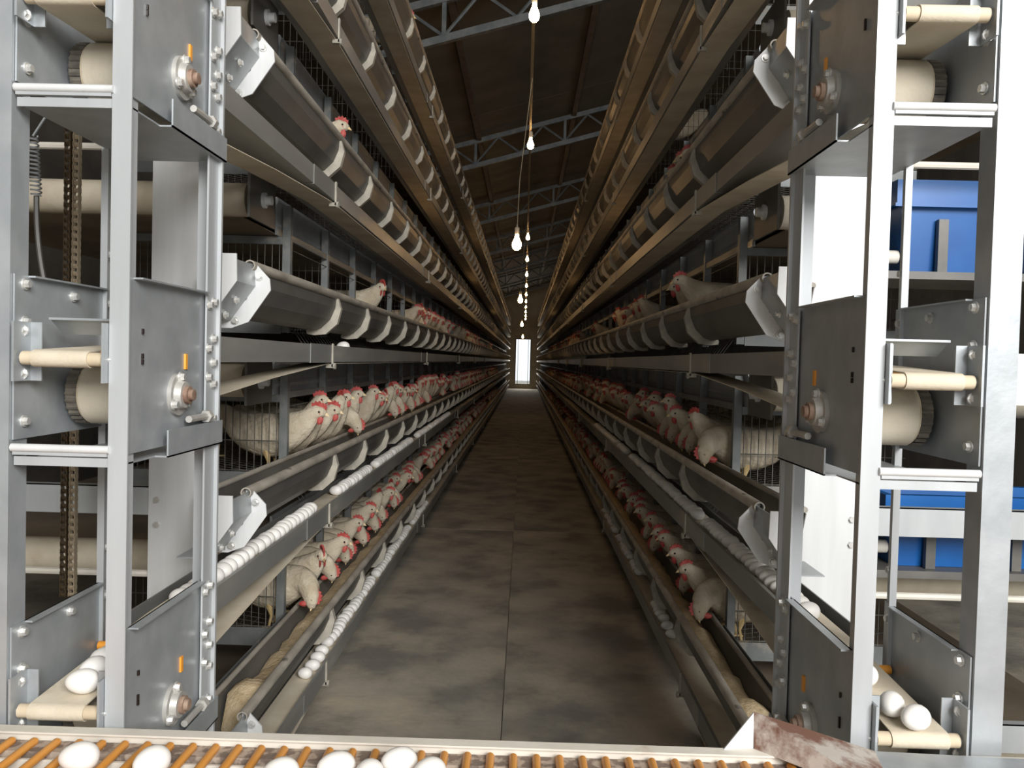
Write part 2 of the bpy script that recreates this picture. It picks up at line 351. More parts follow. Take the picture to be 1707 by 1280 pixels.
# ------------------------------------------------------------------ feed troughs
PROF = [(0, -.012), (.003, -.05), (.022, -.095), (.055, -.128), (.085, -.138), (.108, -.132), (.125, -.08), (.135, -.02)]
def off(p, d):
    out = []
    for i, q in enumerate(p):
        a = Vector(p[max(i - 1, 0)]); b = Vector(p[min(i + 1, len(p) - 1)]); t = (b - a).normalized()
        out.append((q[0] + t.y * d, q[1] - t.x * d))
    return out
def wall(z):        # where the front wall of the trough stands at height z
    for (u0, z0), (u1, z1) in zip(PROF[:5], PROF[1:6]):
        if z1 <= z <= z0: return u0 + (u1 - u0) * (z0 - z) / (z0 - z1)
    return 0.0
TY0, TY1 = 2.20, YEND
NBR = 18
for s in (-1, 1):
    inner = off(PROF, -.003)
    sec = [(TUBE + u, z) for u, z in PROF] + [(TUBE + u, z) for u, z in reversed(inner)]
    me_b = MB(s).prism(sec, TY0, TY1).mesh('trough_body', 'trough')
    # rolled rim: an open-ended pipe, and the rear rail
    m = MB(s); n = 12
    ring = [(TUBE + .002 + .0145 * math.cos(2 * PI * i / n), .0145 * math.sin(2 * PI * i / n) - .002) for i in range(n)]
    ring2 = [(TUBE + .002 + .011 * math.cos(2 * PI * i / n), .011 * math.sin(2 * PI * i / n) - .002) for i in range(n)]
    v = []
    for y in (TY0 - .03, TY1):
        v += [(a, y, b) for a, b in ring] + [(a, y, b) for a, b in ring2]
    fs = []
    for i in range(n):
        j = (i + 1) % n
        fs += [(i, j, 2 * n + j, 2 * n + i), (n + j, n + i, 3 * n + i, 3 * n + j), (j, i, n + i, n + j)]
    m.add(v, [tuple(reversed(f)) for f in fs]); me_r = m.mesh('rim', 'rim', True)
    me_k = MB(s).tube([(TUBE + .137, TY0 + .02, -.014), (TUBE + .137, TY1, -.014)], .009, 8).mesh('rear_rail', 'rim', True)
    # bracket: crescent plate hugging the trough with a folded foot
    fr = PROF[:6]; d = [.006, .022, .031, .028, .018, .012]
    outer = []
    for i, q in enumerate(fr):
        a = Vector(fr[max(i - 1, 0)]); b = Vector(fr[min(i + 1, 5)]); t_ = (b - a).normalized()
        outer.append((q[0] + t_.y * -(-d[i]) if False else q[0] - abs(t_.y) * d[i], q[1] - abs(t_.x) * d[i]))
    poly = [(TUBE + u, z) for u, z in outer] + [(TUBE + .12, -.185), (TUBE + .10, -.185)] + [(TUBE + u, z) for u, z in reversed(fr[1:])]
    poly = [(TUBE + u, z) for u, z in outer[:5]] + [(TUBE + .112, -.152), (TUBE + .114, -.140)] + [(TUBE + u, z) for u, z in reversed(fr)]
    mbk = MB(s).prism(poly, -.003, .003)
    # folded edge of the bracket
    for i in range(4):
        a, b = outer[i], outer[i + 1]
        mbk.add([(TUBE + a[0], -.003, a[1]), (TUBE + b[0], -.003, b[1]), (TUBE + b[0], .022, b[1]), (TUBE + a[0], .022, a[1]),
                 (TUBE + a[0] + .003, -.003, a[1]), (TUBE + b[0] + .003, -.003, b[1]), (TUBE + b[0] + .003, .022, b[1]), (TUBE + a[0] + .003, .022, a[1])],
                [(0, 1, 2, 3), (7, 6, 5, 4), (3, 2, 6, 7), (0, 3, 7, 4), (1, 5, 6, 2)])
        me_br = mbk.mesh('bracket', 'bracket')
    mb2 = MB(s); y = 3.17 + .6 * NBR
    while y < TY1:
        mb2.prism(poly, y - .01, y + .01); y += .6
    me_far = mb2.mesh('far_brackets', 'bracket')
    # trough end: closing plate, box and flange
    pe = [(TUBE + .06, .012), (TUBE - .01, .012), (TUBE - .012, -.055), (TUBE + .055, -.150), (TUBE + .06, -.150)]
    me_ep = MB(s).prism(pe, 2.035, 2.04).mesh('end_plate', 'plate')
    pb = [(TUBE - .004, -.0), (TUBE - .008, -.055), (TUBE + .058, -.148), (TUBE + .13, -.148), (TUBE + .13, -.145), (TUBE + .06, -.145), (TUBE - .005, -.053), (TUBE - .001, 0)]
    me_eb = MB(s).prism(pb, 2.04, 2.19).mesh('end_box', 'galv')
    pf = [(TUBE + .01, .008), (TUBE - .012, .0), (TUBE - .045, -.035), (TUBE - .048, -.065), (TUBE + .01, -.15), (TUBE + .055, -.167), (TUBE + .09, -.167), (TUBE + .07, -.14), (TUBE + .015, -.09), (TUBE + .004, -.05)]
    me_fl = MB(s).prism(pf, 2.19, 2.195).mesh('end_flange', 'plate')
    for t, T in TIER.items():
        e = empty('feed_trough', (0, TY0, T), f'dusty steel feed trough on the {TN[t]} tier, {ROW[s]}', 'feed trough', 'feed troughs along the cages')
        link('trough_body', me_b, e, (0, -TY0, 0)); link('rim', me_r, e, (0, -TY0, 0)); link('rear_rail', me_k, e, (0, -TY0, 0))
        for q in range(NBR): link('bracket', me_br, e, (0, 3.17 + .6 * q - TY0, 0))
        f = link('bracket', me_far, e, (0, -TY0, 0)); f['kind'] = 'stuff'
        ep = link('end_plate', me_ep, e, (0, -TY0, 0)); eb = link('end_box', me_eb, e, (0, -TY0, 0)); ef = link('end_flange', me_fl, e, (0, -TY0, 0))
        bolts(eb, [(s * (TUBE + .018), 2.11, -.098), (s * (TUBE + .045), 2.11, -.136)], 'x', -s)
        bolts(ef, [(s * (TUBE - .018), 2.19, -.03), (s * (TUBE + .045), 2.19, -.148)], 'y', -1)
        if t <= 4:
            fb = MB(s); rr = random.Random(t * 10 + s); y = 2.32 if t == 1 else 2.6
            rows = []
            while y < YEND:
                z = -.068 + rr.uniform(-.012, .012) + (.035 if (t == 1 and 2.36 < y < 2.5) else 0) - (.03 if y < 2.35 else 0)
                rows.append([(TUBE + wall(z - .012) + .004, y, z - .012), (TUBE + .045, y, z + .008 + rr.uniform(0, .006)), (TUBE + .085, y, z + .012 + rr.uniform(-.006, .006)), (TUBE + .1195 + min(0, z + .072) * .28, y, z - .008), (TUBE + .101, y, -.1295), (TUBE + .058, y, -.1235)])
                y += .07 if y < 6 else 2.0
            v = [p for r_ in rows for p in r_]; fs = []
            for i in range(len(rows) - 1):
                for k in range(6):
                    q = (k + 1) % 6; fs.append((6 * i + k, 6 * (i + 1) + k, 6 * (i + 1) + q, 6 * i + q))
            fs += [tuple(range(6)), tuple(reversed(range(len(v) - 6, len(v))))]
            fb.add(v, fs)
            tag(obj('ground_feed', fb, 'feed', None, (0, 0, T), True), f'tan ground feed lying in the {TN[t]} trough, {ROW[s]}', 'feed', None, 'stuff')

# ------------------------------------------------------------------ cages
NB = 12; CY0 = 3.15
ORDC = ['first', 'second', 'third', 'fourth', 'fifth', 'sixth', 'seventh', 'eighth', 'ninth', 'tenth', 'eleventh', 'twelfth']
for s in (-1, 1):
    up = MB(s).box(CAGE, CAGE + .03, -.004, 0, -.15, .33).box(CAGE, CAGE + .004, 0, .026, -.15, .33).mesh('upright', 'cageblue')
    rl = MB(s).box(CAGE + .004, CAGE + .012, .03, .598, -.112, -.094).mesh('bottom_rail', 'cageblue')
    tr_ = MB(s).box(CAGE + .004, CAGE + .012, .03, .598, .20, .225).mesh('top_rail', 'cageblue')
    fw = MB(s)
    for z in (-.065, .168): fw.tube([(CAGE + .006, .03, z), (CAGE + .006, .598, z)], .002, 5)
    fw = fw.mesh('front_wire', 'wire')
    pm = MB(s)
    for i in range(20): pm.tube([(CAGE + .045 + .03 * i, .012, -.11), (CAGE + .045 + .03 * i, .012, .212)], .0014, 4, False)
    for z in (-.10, -.02, .07, .15, .21): pm.tube([(CAGE + .03, .012, z), (CAGE + .63, .012, z)], .0014, 4, False)
    pm = pm.mesh('partition_mesh', 'wire')
    fm = MB(s)
    for i in range(14): fm.tube([(CAGE + .015 + .045 * i, .0, -.121 + .006 * i), (CAGE + .015 + .045 * i, .6, -.121 + .006 * i)], .0015, 4, False)
    for i in range(12): fm.tube([(.80, .05 * i + .02, -.195), (CAGE, .05 * i + .02, -.125), (CAGE + .61, .05 * i + .02, -.04)], .0015, 4, False)
    fm = fm.mesh('floor_mesh', 'wire')
    em = MB(s)
    for i in range(22): em.tube([(CAGE + .04 + .028 * i, -.006, -.085), (CAGE + .04 + .028 * i, -.006, .19)], .0020, 5, False)
    for z in (-.08, .035, .185): em.tube([(CAGE + .03, -.006, z), (CAGE + .65, -.006, z)], .0024, 5, False)
    em = em.mesh('end_mesh', 'wire')
    er = MB(s).box(CAGE + .03, CAGE + .65, -.008, -.004, -.155, -.085).mesh('end_rail', 'cageblue')
    er2 = MB(s).box(CAGE + .03, CAGE + .65, -.008, -.004, .185, .214).mesh('end_rail', 'cageblue')
    farc = MB(s)
    for i in range(NB, 64):
        y = CY0 + .6 * i; farc.box(CAGE, CAGE + .03, y - .004, y, -.15, .33).box(CAGE, CAGE + .004, y, y + .02, -.15, .33)
    y0 = CY0 + .6 * NB
    farc.box(CAGE + .004, CAGE + .012, y0, YEND, -.112, -.094).box(CAGE + .004, CAGE + .012, y0, YEND, .20, .225)
    farc = farc.mesh('far_cages', 'cageblue')
    for t, T in TIER.items():
        for i in range(NB):
            y = CY0 + .6 * i
            lab = (f'end cage with wire end mesh on the {TN[t]} tier, {ROW[s]}' if i == 0 else f'wire hen cage, {ORDC[i]} from the towers, {TN[t]} tier, {ROW[s]}')
            c = empty('hen_cage', (0, y, T), lab, 'cage', f'cages of the {TN[t]} tier, {ROW[s]}')
            link('upright', up, c); link('bottom_rail', rl, c); link('top_rail', tr_, c)
            if t <= 4: link('front_wire', fw, c); link('floor_mesh', fm, c)
            if i < 6 and i > 0: link('partition_mesh', pm, c)
            if i == 0: link('end_mesh', em, c); link('end_rail', er, c); link('end_rail', er2, c)
        fo = link('far_hen_cages', farc, None, (0, 0, T)); tag(fo, f'far cages of the {TN[t]} tier, {ROW[s]}', 'cage', None, 'stuff')
    # manure belt under each tier
    mbt = MB(s).box(.90, 2.08, 2.76, YEND, -.273, -.269).box(.90, 2.08, 2.76, YEND, -.382, -.378).mesh('manure_sheet', 'manure')
    mr = MB(s).tube([(.875, 2.75, -.325), (2.09, 2.75, -.325)], .055, 24).mesh('end_roller', 'belt', True)
    ms = MB(s).tube([(.82, 2.75, -.325), (.875, 2.75, -.325)], .026, 14).tube([(.80, 2.75, -.325), (.82, 2.75, -.325)], .016, 12).mesh('roller_stub', 'plate', True)
    sk = MB(s).prism([(.890, -.386), (.896, -.386), (.896, -.245), (.890, -.245), (.885, -.26), (.890, -.275), (.890, -.33), (.884, -.345), (.890, -.358)], 3.10, YEND).mesh('side_skirt', 'galv')
    pl = MB(s).box(.83, .838, 2.62, 2.88, -.40, -.25).mesh('bearing_plate', 'trough')
    for t, T in TIER.items():
        c = empty('manure_belt', (0, 2.75, T), f'brown manure belt with cream end roller under the {TN[t]} tier, {ROW[s]}', 'conveyor belt', 'manure belts under the cages')
        for nme, me in (('manure_sheet', mbt), ('end_roller', mr), ('roller_stub', ms), ('side_skirt', sk), ('bearing_plate', pl)): link(nme, me, c, (0, -2.75, 0))
    # end frame that carries the row
    ef = empty('end_frame', (0, 2.3, 0), 'pale sheet steel end frame of the ' + ROW[s], 'frame', 'end frames of the cage rows')
    obj('wide_post', MB(s).box(.825, .995, 2.30, 2.304, 0, 4.1).box(.991, .995, 2.304, 2.34, 0, 4.1).box(.825, .829, 2.304, 2.34, 0, 4.1), 'plate', ef, (0, -2.3, 0))
    obj('wide_post', MB(s).box(2.09, 2.2, 2.30, 2.304, 0, 3.7).box(2.196, 2.2, 2.304, 2.34, 0, 3.7), 'plate', ef, (0, -2.3, 0))
    for t, T in TIER.items():
        if t != 3: obj('cross_beam', MB(s).box(.995, 2.09, 2.306, 2.31, T - .095, T - .015).box(.995, 2.09, 2.306, 2.335, T - .018, T - .015), 'galv_post', ef, (0, -2.3, 0))
        obj('cross_tube', MB(s).tube([(.995, 2.32, T - .365 + .10), (2.09, 2.32, T - .365 + .10)], .010, 8), 'rail', ef, (0, -2.3, 0))
        obj('side_bar', MB(s).box(.838, .842, 2.34, 3.146, T - .05, T - .02), 'cageblue', ef, (0, -2.3, 0))
        obj('bolt', MB(s).tube([(.97, 2.30, T - .05), (.97, 2.292, T - .05)], .009, 6), 'bolt', ef, (0, -2.3, 0))
        obj('bolt', MB(s).tube([(.97, 2.30, T - .12), (.97, 2.292, T - .12)], .009, 6), 'bolt', ef, (0, -2.3, 0))
    if s > 0:
        obj('guard_panel', MB(s).box(1.35, 2.09, 2.27, 2.30, TIER[3] - .32, TIER[3] - .18), 'white', ef, (0, -2.3, 0))['label'] = 'bright white panel across the frame'
        for z in (EYE + .265, EYE - .60):
            obj('shelf', MB(s).box(1.0, 2.1, 2.40, 2.69, z, z + .022), 'trough', ef, (0, -2.3, 0))

# blue hoppers
for z0, h, lab in ((EYE + .288, .265, 'blue plastic hopper with rolled rim on the upper shelf'), (EYE - .577, .215, 'blue plastic hopper half hidden behind the pale beam, lower shelf')):
    e = empty('feed_hopper', (1.55, 2.55, z0), lab, 'hopper', 'blue hoppers at the row end')
    m = MB()
    x0, x1, y0, y1 = -.42, .48, -.11, .11
    bt = [(x0 + .03, y0 + .02), (x1 - .03, y0 + .02), (x1 - .03, y1 - .02), (x0 + .03, y1 - .02)]
    tp = [(x0, y0), (x1, y0), (x1, y1), (x0, y1)]
    ti = [(x0 + .008, y0 + .008), (x1 - .008, y0 + .008), (x1 - .008, y1 - .008), (x0 + .008, y1 - .008)]
    bi = [(a * .96, b * .9) for a, b in bt]
    v = [(*p, 0) for p in bt] + [(*p, h) for p in tp] + [(*p, h) for p in ti] + [(*p, .01) for p in bi]
    fs = [(3, 2, 1, 0), (12, 13, 14, 15)]
    for i in range(4):
        j = (i + 1) % 4; fs += [(i, j, 4 + j, 4 + i), (4 + i, 4 + j, 8 + j, 8 + i), (8 + i, 8 + j, 12 + j, 12 + i)]
    m.add(v, fs); obj('tub', m, 'blue', e)
    r_ = MB().box(x0 - .015, x1 + .015, y0 - .018, y0, h - .07, h).box(x0 - .015, x1 + .015, y1, y1 + .018, h - .07, h).box(x0 - .015, x0, y0, y1, h - .07, h).box(x1, x1 + .015, y0, y1, h - .07, h)
    r_.box(x0 - .022, x1 + .022, y0 - .025, y0 - .018, h - .078, h - .068)
    obj('rolled_rim', r_, 'blue', e)
    for xs in (-.31, -.06, .25):
        obj('strap', MB().box(xs, xs + .028, y0 - .014, y0 + .004, .0, h * .58), 'trough', e)
    obj('spout', MB().tube([(x0 + .02, -.06, .05), (x0 - .055, -.06, .05)], .02, 12).tube([(x0 - .055, -.06, .05), (x0 - .06, -.06, .05)], .03, 12), 'rail', e, smooth=True)

# ------------------------------------------------------------------ chain, spring and strip beyond the tower
ch = empty('drive_chain', (-1.075, 2.02, .80), 'dark oily roller chain hanging in a loop behind the tower', 'chain')
def link_mesh(m):
    b = MB()
    for x in (-.0075, .0055): b.prism([(-.007, -.012), (.007, -.012), (.0085, -.006), (.006, 0), (.0085, .006), (.007, .012), (-.007, .012), (-.0085, .006), (-.006, 0), (-.0085, -.006)], x, x + .002, 'x')
    for z in (-.008, .008): b.tube([(-.0055, 0, z), (.0055, 0, z)], .0045, 6)
    return b.mesh('chain_link', m)
sp_ = bpy.data.objects['end_frame']
obj('sprocket', MB().tube([(-1.066, -.292, 2.0315), (-1.066, -.262, 2.0315)], .018, 16).tube([(-1.066, -.262, 2.0315), (-1.066, .0, 2.0315)], .008, 8).box(-1.076, -1.056, -.003, .007, 2.02, 2.15), 'chain', sp_)
l1, l2 = link_mesh('chain'), link_mesh('chaindust')
for k in range(66):
    link('chain_link', l1, ch, (0, 0, .0185 * k), (0, 0, PI / 2 * 0))
    link('chain_link', l2, ch, (.0175, .006, .0185 * k))
strip = MB(); pts = []
for i in range(15):
    a = i / 14; pts.append((-1.112 + .05 * a ** 2.2, 1.95, EYE + .36 - .30 * a))
strip.tube(pts, .006, 6)
sp = MB(); pts = []
for i in range(140):
    a = i / 139; th = a * 2 * PI * 14; pts.append((-1.122 + .011 * math.cos(th) + .010 * a, 1.95 + .011 * math.sin(th), EYE + .50 - .14 * a))
sp.tube(pts, .0022, 5)
pts = [(-1.122, 1.95, EYE + .50), (-1.10, 1.98, EYE + .57), (-1.075, 2.012, EYE + .63)]
sp.tube(pts, .003, 5)
se = empty('spring_cable', (-1.11, 1.95, EYE), 'thin cable hung on a small coil spring behind the lit tower', 'cable')
obj('coil_spring', sp, 'galv', se, (1.11, -1.95, -EYE), True)
obj('cable', strip, 'trough', se, (1.11, -1.95, -EYE), True)

# ------------------------------------------------------------------ cross conveyor with orange rods
cz = EYE - .640
cv = empty('cross_conveyor', (0, 1.1, 0), 'egg cross conveyor of orange rods in a cream rail', 'conveyor')
def C(name, mb, m, smooth=False, parent=cv): return obj(name, mb, m, parent, (0, -1.1, 0), smooth)
C('far_rail', MB().box(-1.7, 1.7, 1.336, 1.352, cz - .05, cz + .012).box(-1.7, 1.7, 1.328, 1.336, cz + .009, cz + .012), 'rail')
C('chain_strip', MB().box(-1.7, 1.7, 1.296, 1.334, cz - .018, cz - .004), 'strip')
C('inner_rail', MB().box(-1.7, 1.7, 1.281, 1.286, cz - .05, cz - .010), 'rail')
C('near_rail', MB().box(-1.7, 1.7, .74, .763, cz - .05, cz + .013), 'rail')
C('chain_strip', MB().box(-1.7, 1.7, .763, .80, cz - .018, cz - .004), 'strip')
C('pan', MB().box(-1.7, 1.7, .763, 1.335, cz - .066, cz - .056), 'pan')
for x in (-1.65, 1.6): 
    for y in (.75, 1.29): C('leg', MB().box(x, x + .04, y, y + .04, 0, cz - .05), 'galv')
rod = MB().tube([(0, -.52, 0), (0, -.005, 0), (0, 0, 0)], [.0068, .0068, .004], 12).mesh('rod', 'orange', True)
for k in range(-40, 41):
    link('rod', rod, cv, (.0372 * k + .012, 1.326 - 1.1, cz))
# guard plate at the corner by the shaded tower
gz = EYE - .570
g = empty('corner_guard', (.5, 1.27, gz - .06), 'bent beige guard plate with brown rust, over the conveyor end', 'guard')
A = [(.445, 1.362, gz), (.64, 1.345, gz - .052), (.90, 1.340, gz - .055), (.445, 1.352, gz - .055), (.61, 1.19, gz - .056), (.90, 1.19, gz - .057)]
v = [(x - .5, y - 1.27, z - gz + .06) for x, y, z in A] + [(x - .5, y - 1.27, z - gz + .057) for x, y, z in A]
def sheet(ids, name, m):
    q = [v[i] for i in ids] + [v[i + 6] for i in ids]
    obj(name, MB().add(q, [(0, 1, 2, 3), (7, 6, 5, 4), (0, 4, 5, 1), (1, 5, 6, 2), (2, 6, 7, 3), (3, 7, 4, 0)]), m, g)
sheet((0, 3, 4, 1), 'bent_sheet', 'guard'); sheet((1, 4, 5, 2), 'flat_cover', 'galv')
obj('gusset_flap', MB().add([(-.055, .090, .059), (-.055, .084, .0), (-.108, .075, .0), (-.055, .093, .059), (-.055, .087, .0), (-.108, .078, .0)], [(0, 2, 1), (3, 4, 5), (0, 1, 4, 3), (1, 2, 5, 4), (2, 0, 3, 5)]), 'plate', g)

# ------------------------------------------------------------------ eggs
def egg_mesh(L, W):
    m = MB(); n = 16; k = 12; v = [(-L / 2, 0, 0)]
    for j in range(1, k):
        t = PI * j / k; x = -L / 2 * math.cos(t); r = W / 2 * math.sin(t) * (1 - .13 * math.cos(t) * -1 * -1)
        for i in range(n): a = 2 * PI * i / n; v.append((x, r * math.cos(a), r * math.sin(a)))
    v.append((L / 2, 0, 0)); T = len(v) - 1; fs = []
    for i in range(n):
        q = (i + 1) % n; fs += [(0, 1 + q, 1 + i), (T, 1 + (k - 2) * n + i, 1 + (k - 2) * n + q)]
        for j in range(k - 2): fs.append((1 + j * n + i, 1 + j * n + q, 1 + (j + 1) * n + q, 1 + (j + 1) * n + i))
    m.add(v, [tuple(reversed(f)) for f in fs]); return m.mesh('egg', 'shell', True)
EGGS = [egg_mesh(.056, .043), egg_mesh(.054, .0425), egg_mesh(.058, .044)]
er_ = random.Random(3)
def egg(x, y, zb, label, group, yaw=None, k=None):
    me = EGGS[k if k is not None else er_.randrange(3)]
    o = link('egg', me, None, (x, y, zb + .0213), (er_.uniform(-.1, .1), er_.uniform(-.06, .06), er_.uniform(0, 6.28) if yaw is None else yaw))
    tag(o, label, 'egg', group); return o
# on the orange rods
rz = cz + .0055
for x, y, yaw, lab in ((-.780, 1.235, .4, 'white egg on the orange rods, farthest from the guard plate'), (-.605, 1.222, .2, 'white egg lying on the orange rods beneath the lit tower'),
                       (-.492, 1.215, 1.0, 'white egg alone on the orange rods, between the tower and the cluster'), (-.292, 1.196, .1, 'white egg on the orange rods just short of the cluster'),
                       (-.215, 1.218, .3, 'white egg at the edge of the egg cluster on the orange rods'), (-.163, 1.196, 1.3, 'low white egg in the egg cluster on the orange rods'),
                       (-.124, 1.240, .2, 'white egg in the cluster on the orange rods, closest to the cream rail'), (-.076, 1.206, .8, 'white egg in the cluster on the orange rods, closest to the guard plate')):
    egg(x, y, rz, lab, None, yaw)
# at the belt ends inside the towers
for s, lst in ((-1, ((.705, 1.417, .3), (.712, 1.467, 1.1), (.715, 1.516, .2))), (1, ((.720, 1.380, .5), (.701, 1.426, 1.2), (.700, 1.545, .2), (.703, 1.60, .9)))):
    for i, (x, y, yaw) in enumerate(lst):
        egg(s * x, y, TIER[2] - .2353 + .0205 * (y - 1.38) / .42, ['first', 'second', 'third', 'fourth'][i] + ' white egg from the belt end inside the ' + ('lit', 'shaded')[s > 0] + ' tower', None, yaw)
# along the belts
ORD = ['first', 'second', 'third', 'fourth', 'fifth', 'sixth', 'seventh', 'eighth', 'ninth', 'tenth', 'eleventh', 'twelfth', 'thirteenth']
def below(y): return 'short of the first cage' if y < 3.15 else f'beneath the {ORD[int((y - 3.15) / .6)]} cage'
def egg_run(s, t, y0, y1, step, dens, xs=(.7145,)):
    y = y0
    while y < y1:
        if er_.random() < dens:
            for x in xs:
                egg(s * (x + er_.uniform(-.002, .006)), y + (0.022 if x > .73 else 0) + er_.uniform(-.003, .003), TIER[t] - .2139,
                    f'white egg on the {TN[t]} tier belt {below(y)}, {ROW[s]}', f'eggs on the {TN[t]} tier belt, {ROW[s]}', er_.uniform(-.22, .22))
        y += step
egg_run(-1, 2, 1.86, 3.05, .0478, 1.0)
egg_run(-1, 2, 3.42, 4.1, .0485, 1.0); egg_run(-1, 2, 4.3, 5.6, .05, .95); egg_run(-1, 2, 6.0, 8.5, .06, .7)
egg_run(-1, 1, 2.98, 3.3, .08, .8); egg_run(-1, 1, 3.32, 4.3, .05, .95); egg_run(-1, 1, 4.4, 6.6, .055, .75)
egg_run(1, 2, 1.9, 2.55, .0485, 1.0); egg_run(1, 2, 2.62, 2.95, .05, .9); egg_run(1, 2, 3.1, 5.0, .055, .85); egg_run(1, 2, 5.2, 7.5, .06, .6)
egg_run(1, 1, 3.55, 4.0, .055, .9); egg_run(1, 1, 4.6, 6.5, .07, .7)
egg_run(-1, 3, 3.2, 4.0, .1, .2)

# ------------------------------------------------------------------ hens
def hen_meshes(neck, tag_):
    """neck: list of (x, y, z, r) from the breast to the beak root; the rings before it make tail and trunk"""
    base = [(-.215, 0, .262, .006, .016), (-.195, 0, .245, .014, .036), (-.165, 0, .222, .026, .044), (-.13, 0, .195, .050, .060), (-.085, 0, .172, .070, .076),
            (-.035, 0, .160, .083, .086), (.015, 0, .158, .086, .088), (.055, 0, .170, .079, .082)]
    base = [(a, b_, c, d * .8, e) for a, b_, c, d, e in base]
    pts = base + [(x, y, z, r * (.84 + .025 * i), r * 1.06) for i, (x, y, z, r) in enumerate(neck)]
    n = 14; v = []; fs = []
    P3 = [Vector(p[:3]) for p in pts]
    for i, p in enumerate(pts):
        d = (P3[min(i + 1, len(pts) - 1)] - P3[max(i - 1, 0)]).normalized()
        side = Vector((0, 1, 0)) if abs(d.y) < .85 else Vector((-1, 0, 0))
        side = (side - d * side.dot(d)).normalized(); upv = d.cross(side) * -1
        if upv.z < 0 and abs(d.z) < .8: upv = -upv
        for k in range(n):
            a = 2 * PI * k / n
            v.append(P3[i] + side * math.cos(a) * p[3] + upv * math.sin(a) * p[4])
    for i in range(len(pts) - 1):
        # keep rings from twisting: align start index with previous ring
        A = [v[i * n + k] for k in range(n)]; B = v[(i + 1) * n:(i + 2) * n]
        best = None
        for rev in (False, True):
            for sh in range(n):
                Q = [B[((-k if rev else k) + sh) % n] for k in range(n)]
                c = sum((A[k] - P3[i] - Q[k] + P3[i + 1]).length for k in range(0, n, 2))
                if best is None or c < best[0]: best = (c, Q)
        v[(i + 1) * n:(i + 2) * n] = best[1]
        for k in range(n):
            q = (k + 1) % n; fs.append((i * n + k, i * n + q, (i + 1) * n + q, (i + 1) * n + k))
    fs.append(tuple(reversed(range(n)))); fs.append(tuple(range((len(pts) - 1) * n, len(pts) * n)))
    b = MB(); b.add([tuple(p) for p in v], fs)
    # folded wings swelling from the flanks
    me = b.mesh('hen_body', 'feather', False)
    me.polygons.foreach_set('use_smooth', [True] * len(me.polygons))
    import bmesh
    bm = bmesh.new(); bm.from_mesh(me); bmesh.ops.recalc_face_normals(bm, faces=bm.faces)
    for vert in bm.verts:
        x, y, z = vert.co
        if -.17 < x < .05 and abs(y) > .04 and z > .13:
            vert.co.y += math.copysign(.002 * math.sin(PI * (x + .17) / .22), y)
    bm.to_mesh(me); bm.free()
    hc = Vector(neck[-3][:3]); hd = (Vector(neck[-1][:3]) - Vector(neck[-3][:3])).normalized()
    sd = Vector((0, 0, 1)).cross(hd)
    sd = Vector((0, 1, 0)) if sd.length < .05 else sd.normalized()
    up = hd.cross(sd).normalized()
    if hd.z < -.8: up = Vector((1, 0, 0)) - hd * hd.x; up.normalize(); sd = up.cross(hd).normalized()
    def W(a, b_, c): return hc + hd * a + sd * b_ + up * c
    def frame(mb):
        mb.v = [tuple(W(*p)) for p in mb.v]; return mb
    # comb with five points
    prof = [(-.026, .016), (-.030, .031), (-.021, .030), (-.016, .041), (-.008, .036), (-.001, .045), (.008, .037), (.015, .042), (.020, .031), (.028, .032), (.029, .020), (.034, .008), (.018, .010)]
    cm = MB(); k = len(prof)
    vv = [(p[0], -.0035, p[1]) for p in prof] + [(p[0] * .97, .0035 + .004 * max(0, p[1] - .03) * 60 * .02, p[1]) for p in prof]
    ff = [tuple(range(k)), tuple(reversed(range(k, 2 * k)))] + [(i, i + k, (i + 1) % k + k, (i + 1) % k) for i in range(k)]
    cm.add(vv, ff); comb = frame(cm).mesh('comb', 'comb')
    f_ = MB().ell((.010, 0, 0), .021, .0215, .019, 10, 7); face = frame(f_).mesh('face', 'face', True)
    w_ = [frame(MB().ell((.018, sg * .010, -.028), .010, .004, .019, 8, 6)).mesh('wattle', 'comb', True) for sg in (-1, 1)]
    bk = MB(); bk.add([(.024, -.007, -.006), (.024, .007, -.006), (.024, .007, .006), (.024, -.007, .006), (.052, 0, -.007), (.038, 0, .006)], [(0, 4, 1), (1, 4, 5, 2), (0, 3, 5, 4), (3, 2, 5), (0, 1, 2, 3)])
    beak = frame(bk).mesh('beak', 'beak', True)
    ey = [frame(MB().ell((.012, sg * .0205, .004), .0048, .003, .0048, 8, 5)).mesh('eye', 'eye', True) for sg in (-1, 1)]
    merged = MB(); 
    for mb_, _ in ((MB().ell((.012, 0, -.004), .023, .0225, .023, 8, 6), 0), (MB().ell((.018, 0, -.028), .010, .014, .019, 8, 5), 0)):
        merged.add([tuple(W(*p)) for p in mb_.v], mb_.f)
    merged = merged.mesh('face', 'face', True)
    return dict(body=me, comb=comb, face=face, wattles=w_, beak=beak, eyes=ey, merged=merged)
legm = [MB().tube([(.0, sg * .035, .10), (.01, sg * .038, .055), (.0, sg * .038, .008)], [.016, .006, .005], 6).tube([(-.025, sg * .038, .006), (.0, sg * .038, .008), (.045, sg * .038 + .01, .005)], .004, 5).tube([(0, sg * .038, .008), (.04, sg * .038 - .018, .005)], .004, 5).mesh('leg', 'leg', True) for sg in (-1, 1)]
